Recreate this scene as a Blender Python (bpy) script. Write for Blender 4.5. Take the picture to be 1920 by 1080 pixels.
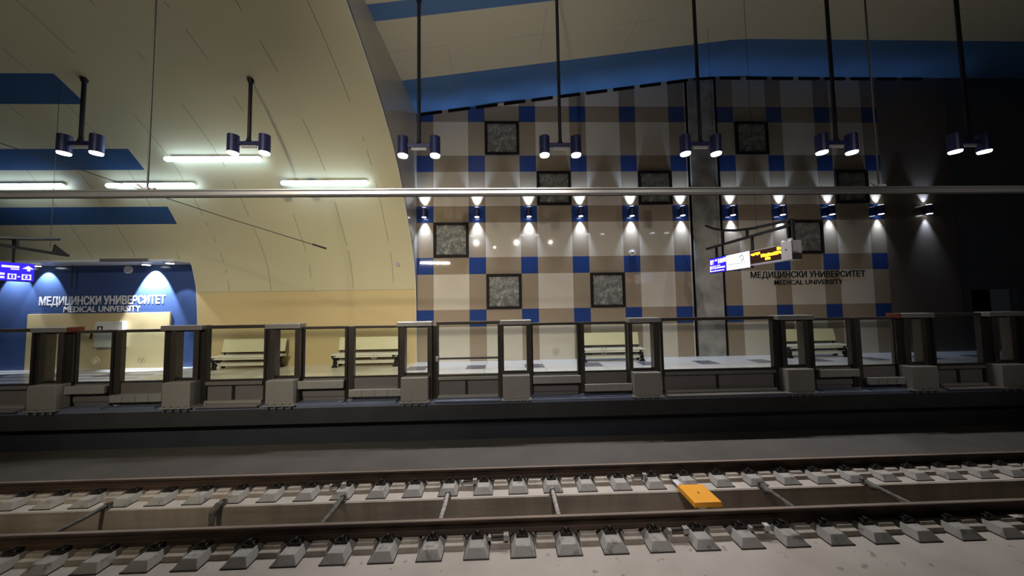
import bpy, bmesh, math, random
from mathutils import Vector, Matrix

random.seed(7)
for o in list(bpy.data.objects):
    bpy.data.objects.remove(o)
SC = bpy.context.scene
COL = SC.collection

# ------------------------------------------------------------------ camera
cam_d = bpy.data.cameras.new('camera')
cam_d.sensor_width = 36.0
cam_d.lens = 10.894
cam_d.clip_start = 0.05
cam_d.clip_end = 200
cam = bpy.data.objects.new('camera', cam_d)
COL.objects.link(cam)
# columns: right, forward, up (platform floor is z = 0, +Y looks across the tracks)
R = [[0.9994896751056142, 0.028798829499628503, 0.01382088190837724],
     [-0.028065786016728777, 0.9983253046843444, -0.05058554815531796],
     [-0.015254540718657303, 0.05017183917659515, 0.9986240962149375]]
m = Matrix.Identity(4)
for r in range(3):
    m[r][0] = R[r][0]
    m[r][1] = R[r][2]
    m[r][2] = -R[r][1]
m[2][3] = 2.32
cam.matrix_world = m
SC.camera = cam

# ------------------------------------------------------------------ world, view
w = bpy.data.worlds.new('world')
SC.world = w
w.use_nodes = True
w.node_tree.nodes['Background'].inputs[0].default_value = (0.8, 0.9, 1.0, 1)
w.node_tree.nodes['Background'].inputs[1].default_value = 0.006
SC.view_settings.view_transform = 'Standard'
SC.view_settings.look = 'None'
SC.view_settings.exposure = 0.0
SC.view_settings.gamma = 1.0
SC.view_settings.use_curve_mapping = False
SC.cycles.use_denoising = True
SC.cycles.max_bounces = 8
SC.cycles.transparent_max_bounces = 16
SC.cycles.sample_clamp_indirect = 4.0


def aim(o, target):
    d = Vector(target) - o.location
    o.rotation_euler = d.to_track_quat('-Z', 'Y').to_euler()


def area(name, loc, target, sx, sy, power, color=(1, 1, 1), spread=180):
    l = bpy.data.lights.new(name, 'AREA')
    l.shape = 'RECTANGLE'
    l.size, l.size_y = sx, sy
    l.energy = power
    l.color = color
    l.spread = math.radians(spread)
    o = bpy.data.objects.new(name, l)
    COL.objects.link(o)
    o.location = loc
    aim(o, target)
    return o


def spot(name, loc, target, power, angle, blend=0.6, radius=0.05, color=(1, 1, 1)):
    l = bpy.data.lights.new(name, 'SPOT')
    l.energy = power
    l.spot_size = math.radians(angle)
    l.spot_blend = blend
    l.shadow_soft_size = radius
    l.color = color
    o = bpy.data.objects.new(name, l)
    COL.objects.link(o)
    o.location = loc
    aim(o, target)
    return o


# lamps of the opposite platform behind the camera, then two added fill spots
area('tube_lamp_opposite', (-6.2, -2.5, 6.1), (-3.2, 12.7, 2.2), 2.7, 0.045, 40, (1.0, 0.94, 0.82), 62)
for px_, tx_, pw_, an_, co_ in ((-9.5, -14.8, 2500, 36, (1.0, 0.92, 0.80)), (-5.6, -6.8, 5200, 56, (1.0, 0.90, 0.70)), (-2.6, -1.6, 1700, 42, (1.0, 0.92, 0.80)),
                               (1.4, 2.2, 1600, 42, (1.0, 0.92, 0.80)), (4.8, 6.6, 1500, 42, (1.0, 0.92, 0.82)), (8.6, 11.4, 1700, 38, (1.0, 0.92, 0.84))):
    spot('pendant_opposite', (px_, -5.0, 8.4), (tx_, 12.8, 1.5), pw_, an_, 1.0, 0.24 if tx_ < -6 else 0.06, co_)
spot('hall_ceiling_fill', (-0.6, 2.2, 6.6), (-0.9, 10.2, 10.8), 460, 82, 1.0, 0.10, (1.0, 0.96, 0.86))  # added to brighten the hall ceiling, no fitting hangs there
spot('track_fill', (0.6, 1.7, 5.0), (0.7, 4.75, -1.0), 580, 73, 1.0, 0.30, (1.0, 0.94, 0.90))  # added over the near track to brighten it, stands for no real lamp


# ------------------------------------------------------------------ node helpers
def newmat(name):
    mt = bpy.data.materials.new(name)
    mt.use_nodes = True
    nt = mt.node_tree
    b = nt.nodes['Principled BSDF']
    return mt, nt, b


class NB:
    """tiny node-graph helper"""
    def __init__(self, nt):
        self.nt = nt

    def n(self, t, **k):
        x = self.nt.nodes.new(t)
        for a, v in k.items():
            setattr(x, a, v)
        return x

    def put(self, s, v):
        if isinstance(v, bpy.types.NodeSocket):
            self.nt.links.new(v, s)
        else:
            s.default_value = v

    def math(self, op, a, b=0.0, c=0.0):
        x = self.n('ShaderNodeMath', operation=op)
        self.put(x.inputs[0], a)
        self.put(x.inputs[1], b)
        self.put(x.inputs[2], c)
        return x.outputs[0]

    def mix(self, f, a, b):
        x = self.n('ShaderNodeMix', data_type='RGBA')
        self.put(x.inputs[0], f)
        self.put(x.inputs[6], a)
        self.put(x.inputs[7], b)
        return x.outputs[2]

    def xyz(self):
        tc = self.n('ShaderNodeTexCoord')
        s = self.n('ShaderNodeSeparateXYZ')
        self.nt.links.new(tc.outputs['Object'], s.inputs[0])
        return tc.outputs['Object'], s.outputs[0], s.outputs[1], s.outputs[2]

    def noise(self, vec, scale, detail=4.0, rough=0.55, stretch=None):
        if stretch:
            mp = self.n('ShaderNodeMapping')
            self.nt.links.new(vec, mp.inputs[0])
            mp.inputs['Scale'].default_value = stretch
            vec = mp.outputs[0]
        x = self.n('ShaderNodeTexNoise')
        self.nt.links.new(vec, x.inputs['Vector'])
        x.inputs['Scale'].default_value = scale
        x.inputs['Detail'].default_value = detail
        x.inputs['Roughness'].default_value = rough
        return x.outputs[0]

    def ramp(self, f, a, b):
        x = self.n('ShaderNodeMapRange')
        self.put(x.inputs[0], f)
        x.inputs[1].default_value = a
        x.inputs[2].default_value = b
        return x.outputs[0]

    def period(self, v, origin, per, width):
        """1 where ((v - origin) mod per) < width"""
        d = self.math('SUBTRACT', v, origin)
        d = self.math('FLOORED_MODULO', d, per)
        return self.math('LESS_THAN', d, width)

    def between(self, v, a, b):
        return self.math('MULTIPLY', self.math('GREATER_THAN', v, a), self.math('LESS_THAN', v, b))


def c4(c):
    return (c[0], c[1], c[2], 1.0)


def mat(name, col, rough=0.5, metal=0.0, var=0.0, scale=6.0, stretch=None, col2=None, bump=0.0, spec=0.5):
    mt, nt, b = newmat(name)
    g = NB(nt)
    b.inputs['Roughness'].default_value = rough
    b.inputs['Metallic'].default_value = metal
    b.inputs['Specular IOR Level'].default_value = spec
    b.inputs['Base Color'].default_value = c4(col)
    v, _, _, _ = g.xyz()
    f = g.noise(v, scale, stretch=stretch)
    if var > 0 or col2:
        lo = col2 if col2 else tuple(c * (1 - var) for c in col)
        nt.links.new(g.mix(g.ramp(f, 0.35, 0.65), c4(lo), c4(col)), b.inputs['Base Color'])
    if bump > 0:
        bn = g.n('ShaderNodeBump')
        bn.inputs['Strength'].default_value = bump
        bn.inputs['Distance'].default_value = 0.02
        f2 = g.noise(v, scale * 5)
        nt.links.new(f2, bn.inputs['Height'])
        nt.links.new(bn.outputs[0], b.inputs['Normal'])
    return mt


def emit(name, col, strength):
    mt, nt, b = newmat(name)
    b.inputs['Base Color'].default_value = c4(tuple(min(c, 0.8) for c in col))
    b.inputs['Emission Color'].default_value = c4(col)
    b.inputs['Emission Strength'].default_value = strength
    b.inputs['Roughness'].default_value = 0.4
    return mt


# ------------------------------------------------------------------ key dimensions
YW = 12.8             # back wall
X0, P, BW = -3.5468, 2.15771, 0.6974   # tile grid: first blue column, pitch, narrow band
ZT = 10.7272          # top edge of the first row of blue tiles
XE = X0               # end of the vault
XN = -12.15           # where the blue-banded end section of the vault begins
YE = 7.55             # platform edge
BED = -1.0

# ------------------------------------------------------------------ materials
M = {}
WHITE_T, TAN_T, BLUE_T = (0.58, 0.515, 0.42), (0.30, 0.235, 0.165), (0.024, 0.052, 0.185)
mt, nt, b = newmat('glossy_checker_cladding')
g = NB(nt)
v, x, y, z = g.xyz()
cu = g.period(x, X0, P, BW)
cv = g.period(g.math('MULTIPLY', z, -1.0), -ZT, P, BW)
tan = g.math('MAXIMUM', cu, cv)
blue = g.math('MULTIPLY', cu, cv)
nz = g.noise(v, 0.5, 2)
whitec = g.mix(nz, c4(WHITE_T), c4(tuple(c * .9 for c in WHITE_T)))
c = g.mix(tan, whitec, c4(TAN_T))
c = g.mix(blue, c, c4(BLUE_T))
nt.links.new(c, b.inputs['Base Color'])
b.inputs['Roughness'].default_value = 0.04
b.inputs['Specular IOR Level'].default_value = 0.42
M['tile'] = mt

mt, nt, b = newmat('vault_panels')
g = NB(nt)
v, x, y, z = g.xyz()
CREAM, SLATE = (0.56, 0.505, 0.32), (0.032, 0.075, 0.17)
nz = g.noise(v, 0.6, 3)
base = g.mix(nz, c4(CREAM), c4((0.52, 0.47, 0.30)))
seam = g.period(x, XE + 0.75, 1.62, 0.022)
ok = g.math('GREATER_THAN', g.noise(v, 0.9, 2), 0.47)
seam = g.math('MULTIPLY', g.math('MULTIPLY', seam, ok), g.math('GREATER_THAN', z, 3.0))
base = g.mix(g.math('MULTIPLY', seam, 0.6), base, c4((0.05, 0.045, 0.03)))
left = g.math('LESS_THAN', x, -11.95)
band = 0.0
for za, zb in ((5.43, 5.97), (6.98, 7.46), (8.25, 8.66), (9.17, 9.34)):
    bb = g.between(z, za, zb)
    band = g.math('MAXIMUM', band, bb)
band = g.math('MULTIPLY', band, left)
base = g.mix(band, base, c4(SLATE))
tanb = g.math('LESS_THAN', z, 2.94)
base = g.mix(tanb, base, c4((0.57, 0.44, 0.225)))
groove = g.between(z, 2.94, 2.965)
base = g.mix(g.math('MULTIPLY', groove, 0.5), base, c4((0.2, 0.15, 0.07)))
nt.links.new(base, b.inputs['Base Color'])
b.inputs['Roughness'].default_value = 0.42
b.inputs['Specular IOR Level'].default_value = 0.3
M['vault'] = mt

mt, nt, b = newmat('hall_ceiling_panels')
g = NB(nt)
v, x, y, z = g.xyz()
cc = (0.50, 0.46, 0.33)
band = g.math('MAXIMUM', g.math('GREATER_THAN', y, 10.86), g.between(y, 8.02, 8.52))
col = g.mix(band, c4(cc), c4((0.055, 0.135, 0.29)))
sm = g.math('MAXIMUM', g.period(x, 1.4, 3.1, 0.015), g.between(y, 9.6, 9.612))
ok = g.math('GREATER_THAN', g.noise(v, 0.8, 2), 0.5)
col = g.mix(g.math('MULTIPLY', g.math('MULTIPLY', sm, ok), 0.5), col, c4((0.05, 0.05, 0.04)))
nt.links.new(col, b.inputs['Base Color'])
b.inputs['Roughness'].default_value = 0.45
M['ceil'] = mt

mt, nt, b = newmat('platform_floor_tiles')
g = NB(nt)
v, x, y, z = g.xyz()
nz = g.noise(v, 1.2, 3)
col = g.mix(nz, c4((0.74, 0.72, 0.745)), c4((0.65, 0.63, 0.66)))
sq = g.math('MULTIPLY', g.period(x, X0, P, BW), g.period(y, 11.25, P, BW))
col = g.mix(sq, col, c4((0.15, 0.15, 0.21)))
jn = g.math('MAXIMUM', g.period(x, X0 + BW, P, 0.02), g.period(y, 11.25, P, 0.02))
col = g.mix(g.math('MULTIPLY', jn, 0.55), col, c4((0.12, 0.12, 0.13)))
st = g.math('MULTIPLY', g.math('LESS_THAN', x, -12.4), g.period(y, 10.4, 0.5, 0.17))
col = g.mix(g.math('MULTIPLY', st, 0.75), col, c4((0.16, 0.155, 0.16)))
bounce_tint = g.math('MULTIPLY', g.between(x, -12.2, XE), g.math('GREATER_THAN', y, 8.2))  # yellow light bounced off the vault, put into the floor colour
col = g.mix(g.math('MULTIPLY', bounce_tint, 0.85), col, c4((0.60, 0.53, 0.34)))
nt.links.new(col, b.inputs['Base Color'])
b.inputs['Roughness'].default_value = 0.22
M['floor'] = mt

mt, nt, b = newmat('dusty_track_concrete')
g = NB(nt)
v, x, y, z = g.xyz()
col = g.mix(g.ramp(g.noise(v, 1.1, 5), .3, .7), c4((0.36, 0.32, 0.285)), c4((0.46, 0.415, 0.375)))
spots = g.math('GREATER_THAN', g.noise(v, 6.0, 4), 0.66)
col = g.mix(g.math('MULTIPLY', spots, 0.55), col, c4((0.13, 0.115, 0.10)))
nt.links.new(col, b.inputs['Base Color'])
b.inputs['Roughness'].default_value = 0.9
M['bed'] = mt

mt, nt, b = newmat('stained_drain_concrete')
g = NB(nt)
v, x, y, z = g.xyz()
col = g.mix(g.ramp(g.noise(v, 2.2, 5, stretch=(1, 1, 0.12)), .35, .65), c4((0.235, 0.195, 0.155)), c4((0.35, 0.30, 0.25)))
wet = g.ramp(g.noise(v, 5.0, 3, stretch=(0.1, 1, 2.2)), .45, .75)
col = g.mix(g.math('MULTIPLY', wet, 0.45), col, c4((0.13, 0.11, 0.08)))
streak = g.math('GREATER_THAN', g.noise(v, 3.4, 1, stretch=(1, 1, 0.02)), 0.68)
col = g.mix(g.math('MULTIPLY', streak, 0.3), col, c4((0.30, 0.26, 0.2)))
nt.links.new(col, b.inputs['Base Color'])
b.inputs['Roughness'].default_value = 0.75
M['drain'] = mt

mt, nt, b = newmat('relief_panel')
g = NB(nt)
v, x, y, z = g.xyz()
n1 = g.noise(v, 7.0, 6, 0.7)
n2 = g.noise(v, 2.6, 4, 0.6)
f = g.math('MULTIPLY', g.ramp(n1, .38, .62), g.ramp(n2, .3, .62))
col = g.mix(f, c4((0.085, 0.09, 0.082)), c4((0.42, 0.41, 0.36)))
nt.links.new(col, b.inputs['Base Color'])
b.inputs['Roughness'].default_value = 0.5
bn = g.n('ShaderNodeBump')
bn.inputs['Strength'].default_value = 0.8
bn.inputs['Distance'].default_value = 0.05
nt.links.new(n1, bn.inputs['Height'])
nt.links.new(bn.outputs[0], b.inputs['Normal'])
M['art'] = mt

mt = bpy.data.materials.new('clear_glass')
mt.use_nodes = True
nt = mt.node_tree
nt.nodes.remove(nt.nodes['Principled BSDF'])
g = NB(nt)
tr = g.n('ShaderNodeBsdfTransparent')
tr.inputs[0].default_value = (0.93, 0.955, 0.94, 1)
gl = g.n('ShaderNodeBsdfGlossy')
gl.inputs['Roughness'].default_value = 0.02
lw = g.n('ShaderNodeLayerWeight')
lw.inputs[0].default_value = 0.5
fac = g.math('ADD', g.math('MULTIPLY', g.math('POWER', lw.outputs['Facing'], 4.0), 0.35), 0.03)
mx = g.n('ShaderNodeMixShader')
nt.links.new(fac, mx.inputs[0])
nt.links.new(tr.outputs[0], mx.inputs[1])
nt.links.new(gl.outputs[0], mx.inputs[2])
nt.links.new(mx.outputs[0], nt.nodes['Material Output'].inputs[0])
M['glass'] = mt

M['reveal'] = mat('satin_reveal_cladding', (0.42, 0.38, 0.32), 0.16, var=0.06, scale=0.8)
M['brown'] = mat('brown_cladding', (0.17, 0.135, 0.11), 0.2, var=0.12, scale=0.6)
M['slate'] = mat('grey_cladding', (0.12, 0.13, 0.15), 0.3, var=0.15, scale=0.6)
M['concrete'] = mat('fair_faced_concrete', (0.36, 0.335, 0.295), 0.8, col2=(0.17, 0.16, 0.14), scale=1.1, bump=0.15)
M['black'] = mat('black_gap', (0.006, 0.006, 0.007), 0.9, var=0.2, spec=0.1)
M['nicheblue'] = mat('blue_wall_panel', (0.055, 0.095, 0.235), 0.16, var=0.12, scale=0.7)
M['cream'] = mat('cream_panel', (0.62, 0.50, 0.27), 0.35, var=0.06, scale=1.2)
M['light_edge'] = mat('pale_edge_strip', (0.62, 0.62, 0.60), 0.35, var=0.05)
M['whitebox'] = mat('pale_grey_enamel', (0.62, 0.61, 0.53), 0.4, var=0.04)
M['sidebed'] = mat('shaded_track_bed', (0.074, 0.066, 0.061), 0.9, var=0.2, scale=1.2, bump=0.1)  # shade beside the platform put into the bed colour
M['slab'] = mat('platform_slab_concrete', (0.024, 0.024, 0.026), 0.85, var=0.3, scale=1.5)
M['under'] = mat('shaded_recess_wall', (0.018, 0.022, 0.032), 0.8, var=0.3, scale=0.8)  # shadow under the platform overhang put into the wall colour
M['strip'] = mat('bluish_edge_strip', (0.15, 0.175, 0.25), 0.45, 0.3, var=0.15, scale=3)
M['frame'] = mat('bronze_anodised_frame', (0.085, 0.073, 0.064), 0.32, 0.65, var=0.15, scale=2)
M['framed'] = mat('dark_gasket_frame', (0.022, 0.019, 0.018), 0.4, 0.3, var=0.15, scale=2)
M['cap'] = mat('brushed_steel_cap', (0.40, 0.385, 0.38), 0.34, 0.75, var=0.08, scale=8, stretch=(.2, 3, 3))
M['housing'] = mat('grey_painted_steel', (0.235, 0.222, 0.21), 0.42, 0.25, var=0.08, scale=2.5)
M['panel'] = mat('dark_grey_infill', (0.135, 0.122, 0.12), 0.45, 0.2, var=0.12, scale=2)
M['ledge'] = mat('light_grey_ledge', (0.30, 0.29, 0.28), 0.4, 0.35, var=0.1, scale=3)
M['red'] = mat('red_end_cap', (0.10, 0.014, 0.010), 0.4, var=0.1)
M['bolt'] = mat('zinc_bolt', (0.30, 0.29, 0.28), 0.4, 0.8, var=0.1)
M['sticker'] = mat('pale_film_sticker', (0.55, 0.53, 0.47), 0.5, var=0.1, scale=20)
M['rust'] = mat('rusty_rail_steel', (0.070, 0.040, 0.024), 0.75, 0.1, col2=(0.032, 0.020, 0.015), scale=5, stretch=(.3, 1, 2))
M['railtop'] = mat('worn_rail_top', (0.30, 0.24, 0.20), 0.5, 0.5, col2=(0.17, 0.13, 0.10), scale=3, stretch=(.15, 1, 1))
M['clip'] = mat('dark_rail_clip', (0.028, 0.022, 0.018), 0.65, 0.4, var=0.4, scale=20)
M['pad'] = mat('rubber_boot', (0.035, 0.03, 0.028), 0.85, var=0.3, scale=9)
mt = mat('block_concrete', (0.44, 0.41, 0.385), 0.9, col2=(0.33, 0.305, 0.285), scale=4.5, bump=0.1)
g = NB(mt.node_tree)
nt = mt.node_tree
b = nt.nodes['Principled BSDF']
oi = g.n('ShaderNodeObjectInfo')
tc = g.n('ShaderNodeTexCoord')
va = g.n('ShaderNodeVectorMath', operation='ADD')
vm = g.n('ShaderNodeVectorMath', operation='SCALE')
nt.links.new(oi.outputs['Location'], vm.inputs[0])
vm.inputs['Scale'].default_value = 3.7
nt.links.new(tc.outputs['Object'], va.inputs[0])
nt.links.new(vm.outputs[0], va.inputs[1])
n1 = g.noise(va.outputs[0], 5.5, 5, 0.65)
n2 = g.noise(va.outputs[0], 2.2, 2)
basec = g.mix(n2, c4((0.25, 0.238, 0.225)), c4((0.41, 0.385, 0.36)))
dirt = g.math('MULTIPLY', g.ramp(n1, 0.56, 0.68), 0.75)
nt.links.new(g.mix(dirt, basec, c4((0.10, 0.085, 0.07))), b.inputs['Base Color'])
M['block'] = mt
M['plinth'] = mat('plinth_concrete', (0.40, 0.35, 0.30), 0.9, col2=(0.29, 0.25, 0.215), scale=4)
M['dust'] = mat('dusty_conduit', (0.44, 0.41, 0.39), 0.85, col2=(0.22, 0.2, 0.19), scale=14)
M['darkcable'] = mat('dark_conduit', (0.12, 0.115, 0.10), 0.7, col2=(0.06, 0.055, 0.05), scale=12)
M['orange'] = mat('orange_plastic', (0.85, 0.36, 0.02), 0.45, var=0.08, scale=6)
M['whitestrip'] = mat('white_mounting_strip', (0.66, 0.65, 0.66), 0.55, col2=(0.45, 0.44, 0.44), scale=12)
M['lampbody'] = mat('navy_lamp_body', (0.022, 0.028, 0.105), 0.4, 0.2, var=0.15, scale=3)
M['pole'] = mat('black_pole', (0.012, 0.012, 0.022), 0.45, 0.2, var=0.1)
M['blackm'] = mat('black_metal', (0.013, 0.013, 0.016), 0.45, 0.3, var=0.1)
M['frameart'] = mat('dark_brown_frame', (0.012, 0.008, 0.007), 0.65, var=0.2, spec=0.2)
M['benchw'] = mat('cream_bench_slab', (0.66, 0.60, 0.36), 0.45, var=0.06, scale=3)
M['bencht'] = mat('pale_bench_seat', (0.70, 0.66, 0.52), 0.4, var=0.06, scale=3)
M['alu'] = mat('aluminium_conductor', (0.58, 0.57, 0.58), 0.30, 0.9, var=0.1, scale=2, stretch=(.2, 1, 1))
M['copper'] = mat('dull_contact_wire', (0.10, 0.085, 0.075), 0.5, 0.7, var=0.1)
M['rod'] = mat('grey_hanger_rod', (0.03, 0.03, 0.03), 0.6, 0.1, var=0.1)
M['letw'] = mat('white_letters', (0.82, 0.82, 0.84), 0.4, var=0.03)
M['letd'] = mat('dark_steel_letters', (0.045, 0.05, 0.05), 0.25, 0.6, var=0.05)
M['signbody'] = mat('sign_casing', (0.02, 0.02, 0.05), 0.4, 0.2, var=0.1)
M['greycase'] = mat('light_grey_casing', (0.36, 0.34, 0.36), 0.45, var=0.06)
M['e_disc'] = emit('lamp_lens', (1.0, 0.97, 0.95), 9.0)
M['e_tube'] = emit('tube_lens', (0.55, 0.74, 1.0), 12.0)
M['e_wall'] = emit('wall_lamp_lens', (0.93, 0.95, 1.0), 10.0)
M['e_blue'] = emit('blue_sign_face', (0.025, 0.01, 0.85), 1.0)
M['e_white'] = emit('white_sign_face', (0.95, 0.93, 1.0), 1.15)
M['e_text'] = emit('lit_sign_marks', (0.93, 0.85, 1.0), 1.2)
M['e_grey'] = mat('grey_sign_print', (0.33, 0.35, 0.36), 0.5, var=0.05)
M['e_led'] = emit('orange_led_text', (1.0, 0.42, 0.02), 2.6)
M['ledface'] = mat('led_board_face', (0.035, 0.010, 0.008), 0.3, var=0.1)


# ------------------------------------------------------------------ mesh helpers
class MB:
    def __init__(self):
        self.v, self.f = [], []

    def add(self, vs, fs):
        k = len(self.v)
        self.v += [tuple(p) for p in vs]
        self.f += [tuple(i + k for i in q) for q in fs]
        return self

    def box(self, x0, x1, y0, y1, z0, z1):
        return self.add([(x0, y0, z0), (x1, y0, z0), (x1, y1, z0), (x0, y1, z0), (x0, y0, z1), (x1, y0, z1), (x1, y1, z1), (x0, y1, z1)],
                        [(0, 3, 2, 1), (4, 5, 6, 7), (0, 1, 5, 4), (1, 2, 6, 5), (2, 3, 7, 6), (3, 0, 4, 7)])

    def frustum(self, b, t):
        """b, t: (x0,x1,y0,y1,z)"""
        return self.add([(b[0], b[2], b[4]), (b[1], b[2], b[4]), (b[1], b[3], b[4]), (b[0], b[3], b[4]),
                         (t[0], t[2], t[4]), (t[1], t[2], t[4]), (t[1], t[3], t[4]), (t[0], t[3], t[4])],
                        [(0, 3, 2, 1), (4, 5, 6, 7), (0, 1, 5, 4), (1, 2, 6, 5), (2, 3, 7, 6), (3, 0, 4, 7)])

    def extrude_x(self, prof, x0, x1, closed=True):
        """prof: list of (y,z)"""
        n = len(prof)
        vs = [(x0, p[0], p[1]) for p in prof] + [(x1, p[0], p[1]) for p in prof]
        fs = [(i, (i + 1) % n, n + (i + 1) % n, n + i) for i in range(n if closed else n - 1)]
        if closed:
            fs += [tuple(range(n - 1, -1, -1)), tuple(range(n, 2 * n))]
        return self.add(vs, fs)

    def extrude_y(self, prof, y0, y1):
        n = len(prof)
        vs = [(p[0], y0, p[1]) for p in prof] + [(p[0], y1, p[1]) for p in prof]
        fs = [(i, (i + 1) % n, n + (i + 1) % n, n + i) for i in range(n)]
        fs += [tuple(range(n - 1, -1, -1)), tuple(range(n, 2 * n))]
        return self.add(vs, fs)

    def tube(self, pts, r, n=10):
        pts = [Vector(p) for p in pts]
        rings = []
        for i, p in enumerate(pts):
            d = (pts[min(i + 1, len(pts) - 1)] - pts[max(i - 1, 0)]).normalized()
            a = d.orthogonal().normalized() if i == 0 else (prev - d * prev.dot(d)).normalized()
            prev = a
            bb = d.cross(a)
            rr = r[i] if isinstance(r, (list, tuple)) else r
            rings.append([p + (a * math.cos(t) + bb * math.sin(t)) * rr for t in [2 * math.pi * k / n for k in range(n)]])
        k0 = len(self.v)
        for rg in rings:
            self.v += [tuple(p) for p in rg]
        for i in range(len(pts) - 1):
            for k in range(n):
                self.f.append((k0 + i * n + k, k0 + i * n + (k + 1) % n, k0 + (i + 1) * n + (k + 1) % n, k0 + (i + 1) * n + k))
        self.f.append(tuple(k0 + k for k in range(n - 1, -1, -1)))
        self.f.append(tuple(k0 + (len(pts) - 1) * n + k for k in range(n)))
        return self

    def bar(self, p0, p1, w, h):
        """rectangular bar between two points, w sideways, h upright"""
        p0, p1 = Vector(p0), Vector(p1)
        d = (p1 - p0).normalized()
        up = Vector((0, 0, 1)) if abs(d.z) < 0.95 else Vector((1, 0, 0))
        s = d.cross(up).normalized()
        u = s.cross(d).normalized()
        c = [(-1, -1), (1, -1), (1, 1), (-1, 1)]
        vs = [p + s * a * w / 2 + u * b2 * h / 2 for p in (p0, p1) for a, b2 in c]
        return self.add(vs, [(0, 1, 2, 3), (7, 6, 5, 4), (0, 4, 5, 1), (1, 5, 6, 2), (2, 6, 7, 3), (3, 7, 4, 0)])

    def build(self, name, m_, parent=None, bevel=0.0, smooth=False, loc=None):
        me = bpy.data.meshes.new(name)
        me.from_pydata(self.v, [], self.f)
        bm = bmesh.new()
        bm.from_mesh(me)
        bmesh.ops.recalc_face_normals(bm, faces=bm.faces)
        if bevel > 0:
            es = [e for e in bm.edges if len(e.link_faces) == 2 and e.calc_face_angle(0) > 0.6]
            bmesh.ops.bevel(bm, geom=es, offset=bevel, segments=2, profile=0.6, affect='EDGES', clamp_overlap=True)
        bm.to_mesh(me)
        bm.free()
        if smooth:
            for p_ in me.polygons:
                p_.use_smooth = True
            me.set_sharp_from_angle(angle=math.radians(40))
        me.materials.append(m_)
        o = bpy.data.objects.new(name, me)
        COL.objects.link(o)
        if parent:
            o.parent = parent
        if loc:
            o.location = loc
        return o


def tag(o, label, cat, group=None):
    o['label'] = label
    o['category'] = cat
    if group:
        o['group'] = group
    return o


def thing(name, label, cat, loc, group=None, rz=0.0):
    o = bpy.data.objects.new(name, None)
    o.empty_display_size = 0.1
    COL.objects.link(o)
    o.location = loc
    o.rotation_euler = (0, 0, rz)
    return tag(o, label, cat, group)


def struct(o, label=None):
    o['kind'] = 'structure'
    if label:
        o['label'] = label
    return o


def copy_tree(o, loc, label, parent=None):
    c_ = o.copy()
    COL.objects.link(c_)
    if parent:
        c_.parent = parent
    else:
        c_.location = loc
        c_['label'] = label
    for ch in list(o.children):
        copy_tree(ch, None, None, c_)
    return c_


def text_mesh(s, size, bold=0.0, depth=0.02, squeeze=1.0):
    cu_ = bpy.data.curves.new('lettering', 'FONT')
    cu_.body = s
    cu_.size = size
    cu_.align_x = 'CENTER'
    cu_.extrude = depth / 2
    cu_.offset = bold
    cu_.resolution_u = 3
    o = bpy.data.objects.new('lettering', cu_)
    COL.objects.link(o)
    dg = bpy.context.evaluated_depsgraph_get()
    me = bpy.data.meshes.new_from_object(o.evaluated_get(dg))
    bpy.data.objects.remove(o)
    xs = [p.co.x for p in me.vertices]
    ys = [p.co.y for p in me.vertices]
    return me, min(xs), max(xs), min(ys), max(ys)


def wall_text(s, width, height, m_, parent, lx, lz, bold, depth=0.03):
    """upright lettering facing -Y; fitted to width x cap height, centred on lx, baseline at lz"""
    me, a, b_, c_, d_ = text_mesh(s, 1.0, bold, depth)
    ref, _, _, _, capd = text_mesh('H', 1.0, bold, depth)
    sx = width / (b_ - a)
    sz = height / capd
    for p_ in me.vertices:
        px, py, pz = p_.co
        p_.co = ((px - (a + b_) / 2) * sx, -pz - depth / 2, py * sz)
    me.materials.clear()
    me.materials.append(m_)
    o = bpy.data.objects.new('lettering', me)
    COL.objects.link(o)
    o.parent = parent
    o.location = (lx, 0, lz)
    return o


ORD = ['', 'first', 'second', 'third', 'fourth', 'fifth', 'sixth', 'seventh', 'eighth', 'ninth', 'tenth', 'eleventh', 'twelfth',
       'thirteenth', 'fourteenth', 'fifteenth', 'sixteenth', 'seventeenth', 'eighteenth', 'nineteenth', 'twentieth',
       'twenty-first', 'twenty-second', 'twenty-third', 'twenty-fourth', 'twenty-fifth']

# ================================================================== SETTING
VP = [(12.78, 0.0), (12.74, 1.2), (12.68, 2.3), (12.60, 3.2), (12.42, 3.95), (12.12, 4.6), (11.72, 5.25), (11.32, 5.88), (10.93, 6.45),
      (10.50, 7.0), (9.97, 7.52), (9.55, 7.86), (9.13, 8.17), (8.41, 8.62), (7.92, 8.88), (7.4, 9.14), (6.89, 9.36), (6.2, 9.58), (5.4, 9.76),
      (4.4, 9.88), (3.2, 9.92), (1.8, 9.85), (0.5, 9.6), (-1, 9.1), (-2.5, 8.4)]


def vault_y(z_):
    for (ya, za), (yb, zb) in zip(VP, VP[1:]):
        if za <= z_ <= zb:
            return ya + (yb - ya) * (z_ - za) / (zb - za)


def shell(prof, x0, x1, t=0.14):
    """vault shell with thickness t on its far side"""
    out = []
    n = len(prof)
    for i, (py, pz) in enumerate(prof):
        a_, b_ = prof[max(i - 1, 0)], prof[min(i + 1, n - 1)]
        dy, dz = b_[0] - a_[0], b_[1] - a_[1]
        L = math.hypot(dy, dz)
        out.append((py + dz / L * t, pz - dy / L * t))
    return MB().extrude_x(list(prof) + out[::-1], x0, x1)


struct(shell(VP, XN, XE).build('wall_vault', M['vault'], smooth=True), 'cream vaulted wall with a tan lower band')
up = [(vault_y(4.12), 4.12)] + [p for p in VP if p[1] > 4.3]
struct(shell(up, -40, XN).build('ceiling_vault', M['vault'], smooth=True), 'cream vault with dark blue bands above the blue wall')
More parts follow.
